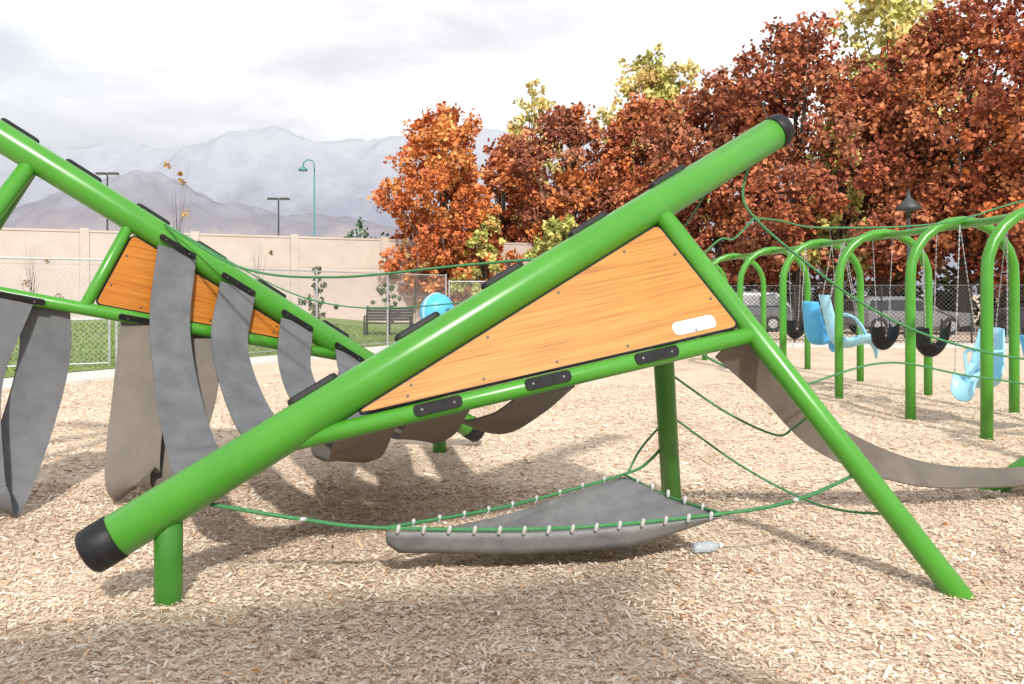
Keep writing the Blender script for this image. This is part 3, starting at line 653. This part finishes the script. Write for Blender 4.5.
# ------------------------------------------------------------------ mountains
def ridge(name,x0,x1,y0,y1,prof,amp,freq,mat,seed,nx=260,ny=60):
    vs=[];fs=[]
    for j in range(ny+1):
        v=j/ny; y=y0+(y1-y0)*v
        for i in range(nx+1):
            x=x0+(x1-x0)*i/nx
            h=np.interp(x/((y0+y1)/2),[p[0] for p in prof],[p[1] for p in prof])*(y0+y1)/2
            shape=math.sin(math.pi*min(1,v*.95))**1.1
            p=V((x*freq,y*freq*1.0,seed)); rn=0;a=1;ff=1
            for o in range(6): rn+=a*(1-abs(noise.noise(p*ff))*2); a*=.5; ff*=2.1
            z=h*shape*(1+amp*(rn-1.1)); vs.append((x,y,z-20))
    for j in range(ny):
        for i in range(nx): a=j*(nx+1)+i; fs.append((a,a+1,a+nx+2,a+nx+1))
    return mesh(name,vs,fs,mat,None,True)
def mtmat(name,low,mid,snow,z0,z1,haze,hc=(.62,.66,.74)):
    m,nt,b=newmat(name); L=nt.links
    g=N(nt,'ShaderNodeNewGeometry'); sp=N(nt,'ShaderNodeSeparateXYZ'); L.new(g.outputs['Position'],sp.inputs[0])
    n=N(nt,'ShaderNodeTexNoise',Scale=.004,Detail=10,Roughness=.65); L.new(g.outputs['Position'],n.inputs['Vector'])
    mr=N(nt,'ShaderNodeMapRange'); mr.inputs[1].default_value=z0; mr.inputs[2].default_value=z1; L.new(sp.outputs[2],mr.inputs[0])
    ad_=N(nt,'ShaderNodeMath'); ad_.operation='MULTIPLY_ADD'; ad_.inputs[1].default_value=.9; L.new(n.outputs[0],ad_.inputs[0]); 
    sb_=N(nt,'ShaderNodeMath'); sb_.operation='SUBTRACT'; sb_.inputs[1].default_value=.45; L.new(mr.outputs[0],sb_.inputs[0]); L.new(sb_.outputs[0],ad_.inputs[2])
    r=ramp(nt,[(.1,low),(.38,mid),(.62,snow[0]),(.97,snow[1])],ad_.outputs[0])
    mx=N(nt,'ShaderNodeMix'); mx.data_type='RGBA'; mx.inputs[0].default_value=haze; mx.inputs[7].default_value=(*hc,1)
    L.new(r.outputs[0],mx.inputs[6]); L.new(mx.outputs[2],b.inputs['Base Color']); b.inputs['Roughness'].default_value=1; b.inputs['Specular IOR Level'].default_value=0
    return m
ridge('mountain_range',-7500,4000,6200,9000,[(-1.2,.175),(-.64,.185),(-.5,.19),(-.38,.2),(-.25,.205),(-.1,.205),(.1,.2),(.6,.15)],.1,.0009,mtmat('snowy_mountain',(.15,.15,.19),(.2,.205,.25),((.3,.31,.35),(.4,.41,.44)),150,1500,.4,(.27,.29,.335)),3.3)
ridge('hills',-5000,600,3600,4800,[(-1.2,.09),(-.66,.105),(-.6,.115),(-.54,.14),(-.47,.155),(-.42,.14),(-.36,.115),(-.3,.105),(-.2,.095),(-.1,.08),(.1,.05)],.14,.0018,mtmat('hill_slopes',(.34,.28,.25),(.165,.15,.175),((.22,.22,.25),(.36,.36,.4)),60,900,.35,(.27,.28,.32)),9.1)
# ------------------------------------------------------------------ litter
PBt=empty('plastic_bottle'); pm,nt,b=newmat('clear_plastic'); b.inputs['Base Color'].default_value=(.7,.78,.85,1); b.inputs['Roughness'].default_value=.15; b.inputs['Transmission Weight'].default_value=.6
q0=V((1.08,4.75,.04)); qd=V((1,.25,.02)).normalized()
sweep('bottle_body',[q0+qd*s for s in(0,.008,.05,.1,.13,.15,.17)],[.022,.032,.03,.032,.03,.014,.013],pm,PBt,14)
sweep('bottle_cap',[q0+qd*.17,q0+qd*.19],.016,WHITE,PBt,12)
# ------------------------------------------------------------------ unseen climber, added behind the camera to cast the foreground shadow
D=empty('shadow_climbing_structure')
sx,sy=-.25,1.2
ap=V((1.3,-.12,3.6)); dl=V((-3.6,-.45,2.85)); 
tube('main_beam',dl-V((.6,.08,.12)),ap+V((.45,.06,.08)),.111,GREEN,D); tube('front_leg',(3.2,-.5,0),ap,.064,GREEN,D)
tube('rear_leg',(1.9,-1.9,0),ap,.064,GREEN,D); tube('far_leg',(-3.9,-.6,0),dl,.07,GREEN,D); 
r0=V((-3.75,-.45,1.9)); r1=V((2.2,-.25,1.95)); tube('lower_rail',r0,r1,.05,GREEN,D)
mesh('shadow_casting_panel',[dl,ap+V((-.05,0,0)),V((1.95,-.22,2.0)),V((-3.7,-.45,1.95))],[(0,1,2,3)],WOOD,D).modifiers.new('s','SOLIDIFY').thickness=.02
# ------------------------------------------------------------------ light
w=bpy.data.worlds.new('World'); S.world=w; w.use_nodes=True; nt=w.node_tree; L=nt.links
bg=nt.nodes['Background']; sky=nt.nodes.new('ShaderNodeTexSky'); sky.sky_type='NISHITA'; sky.sun_disc=False
el=math.atan(1/math.hypot(sx,sy)); sky.sun_elevation=el; sky.sun_rotation=math.atan2(-sx,-sy)%(2*math.pi)
tc=N(nt,'ShaderNodeTexCoord'); mp=N(nt,'ShaderNodeMapping'); mp.inputs['Scale'].default_value=(1,1,2.6); L.new(tc.outputs['Generated'],mp.inputs[0])
n1=N(nt,'ShaderNodeTexNoise',Scale=2.1,Detail=6,Roughness=.52,Distortion=.3); L.new(mp.outputs[0],n1.inputs['Vector'])
n2=N(nt,'ShaderNodeTexNoise',Scale=1.6,Detail=7,Roughness=.56,Distortion=.25); mp2=N(nt,'ShaderNodeMapping'); mp2.inputs['Location'].default_value=(3.1,.7,1.9); mp2.inputs['Scale'].default_value=(1,1,2.6); L.new(tc.outputs['Generated'],mp2.inputs[0]); L.new(mp2.outputs[0],n2.inputs['Vector'])
rc=ramp(nt,[(.34,(.5,.515,.545)),(.45,(.6,.61,.635)),(.54,(.76,.77,.785)),(.66,(1,1,1))],n2.outputs[0])
mul=N(nt,'ShaderNodeVectorMath'); mul.operation='SCALE'; mul.inputs[3].default_value=9.6; L.new(rc.outputs[0],mul.inputs[0])
rm=ramp(nt,[(.3,(.8,)*3),(.5,(1,1,1))],n1.outputs[0])
mx=N(nt,'ShaderNodeMix'); mx.data_type='RGBA'; L.new(rm.outputs[0],mx.inputs[0]); L.new(sky.outputs[0],mx.inputs[6]); L.new(mul.outputs[0],mx.inputs[7])
L.new(mx.outputs[2],bg.inputs[0]); bg.inputs[1].default_value=.15
sl_=bpy.data.lights.new('sun','SUN'); sl_.energy=4.4; sl_.angle=math.radians(3.2); sl_.color=(1,.955,.89)
so=bpy.data.objects.new('sun',sl_); S.collection.objects.link(so); so.rotation_euler=V((sx,sy,-1)).to_track_quat('-Z','Y').to_euler()
# ------------------------------------------------------------------ camera
cam=bpy.data.cameras.new('camera'); co=bpy.data.objects.new('camera',cam); S.collection.objects.link(co); S.camera=co
cam.sensor_width=36; cam.lens=36*796/1024; cam.shift_y=-47/1024; cam.clip_end=30000; cam.clip_start=.05
co.location=(0,0,1.55); co.rotation_euler=(math.radians(90),0,0)
S.view_settings.view_transform='Standard'; S.view_settings.look='None'; S.view_settings.exposure=0
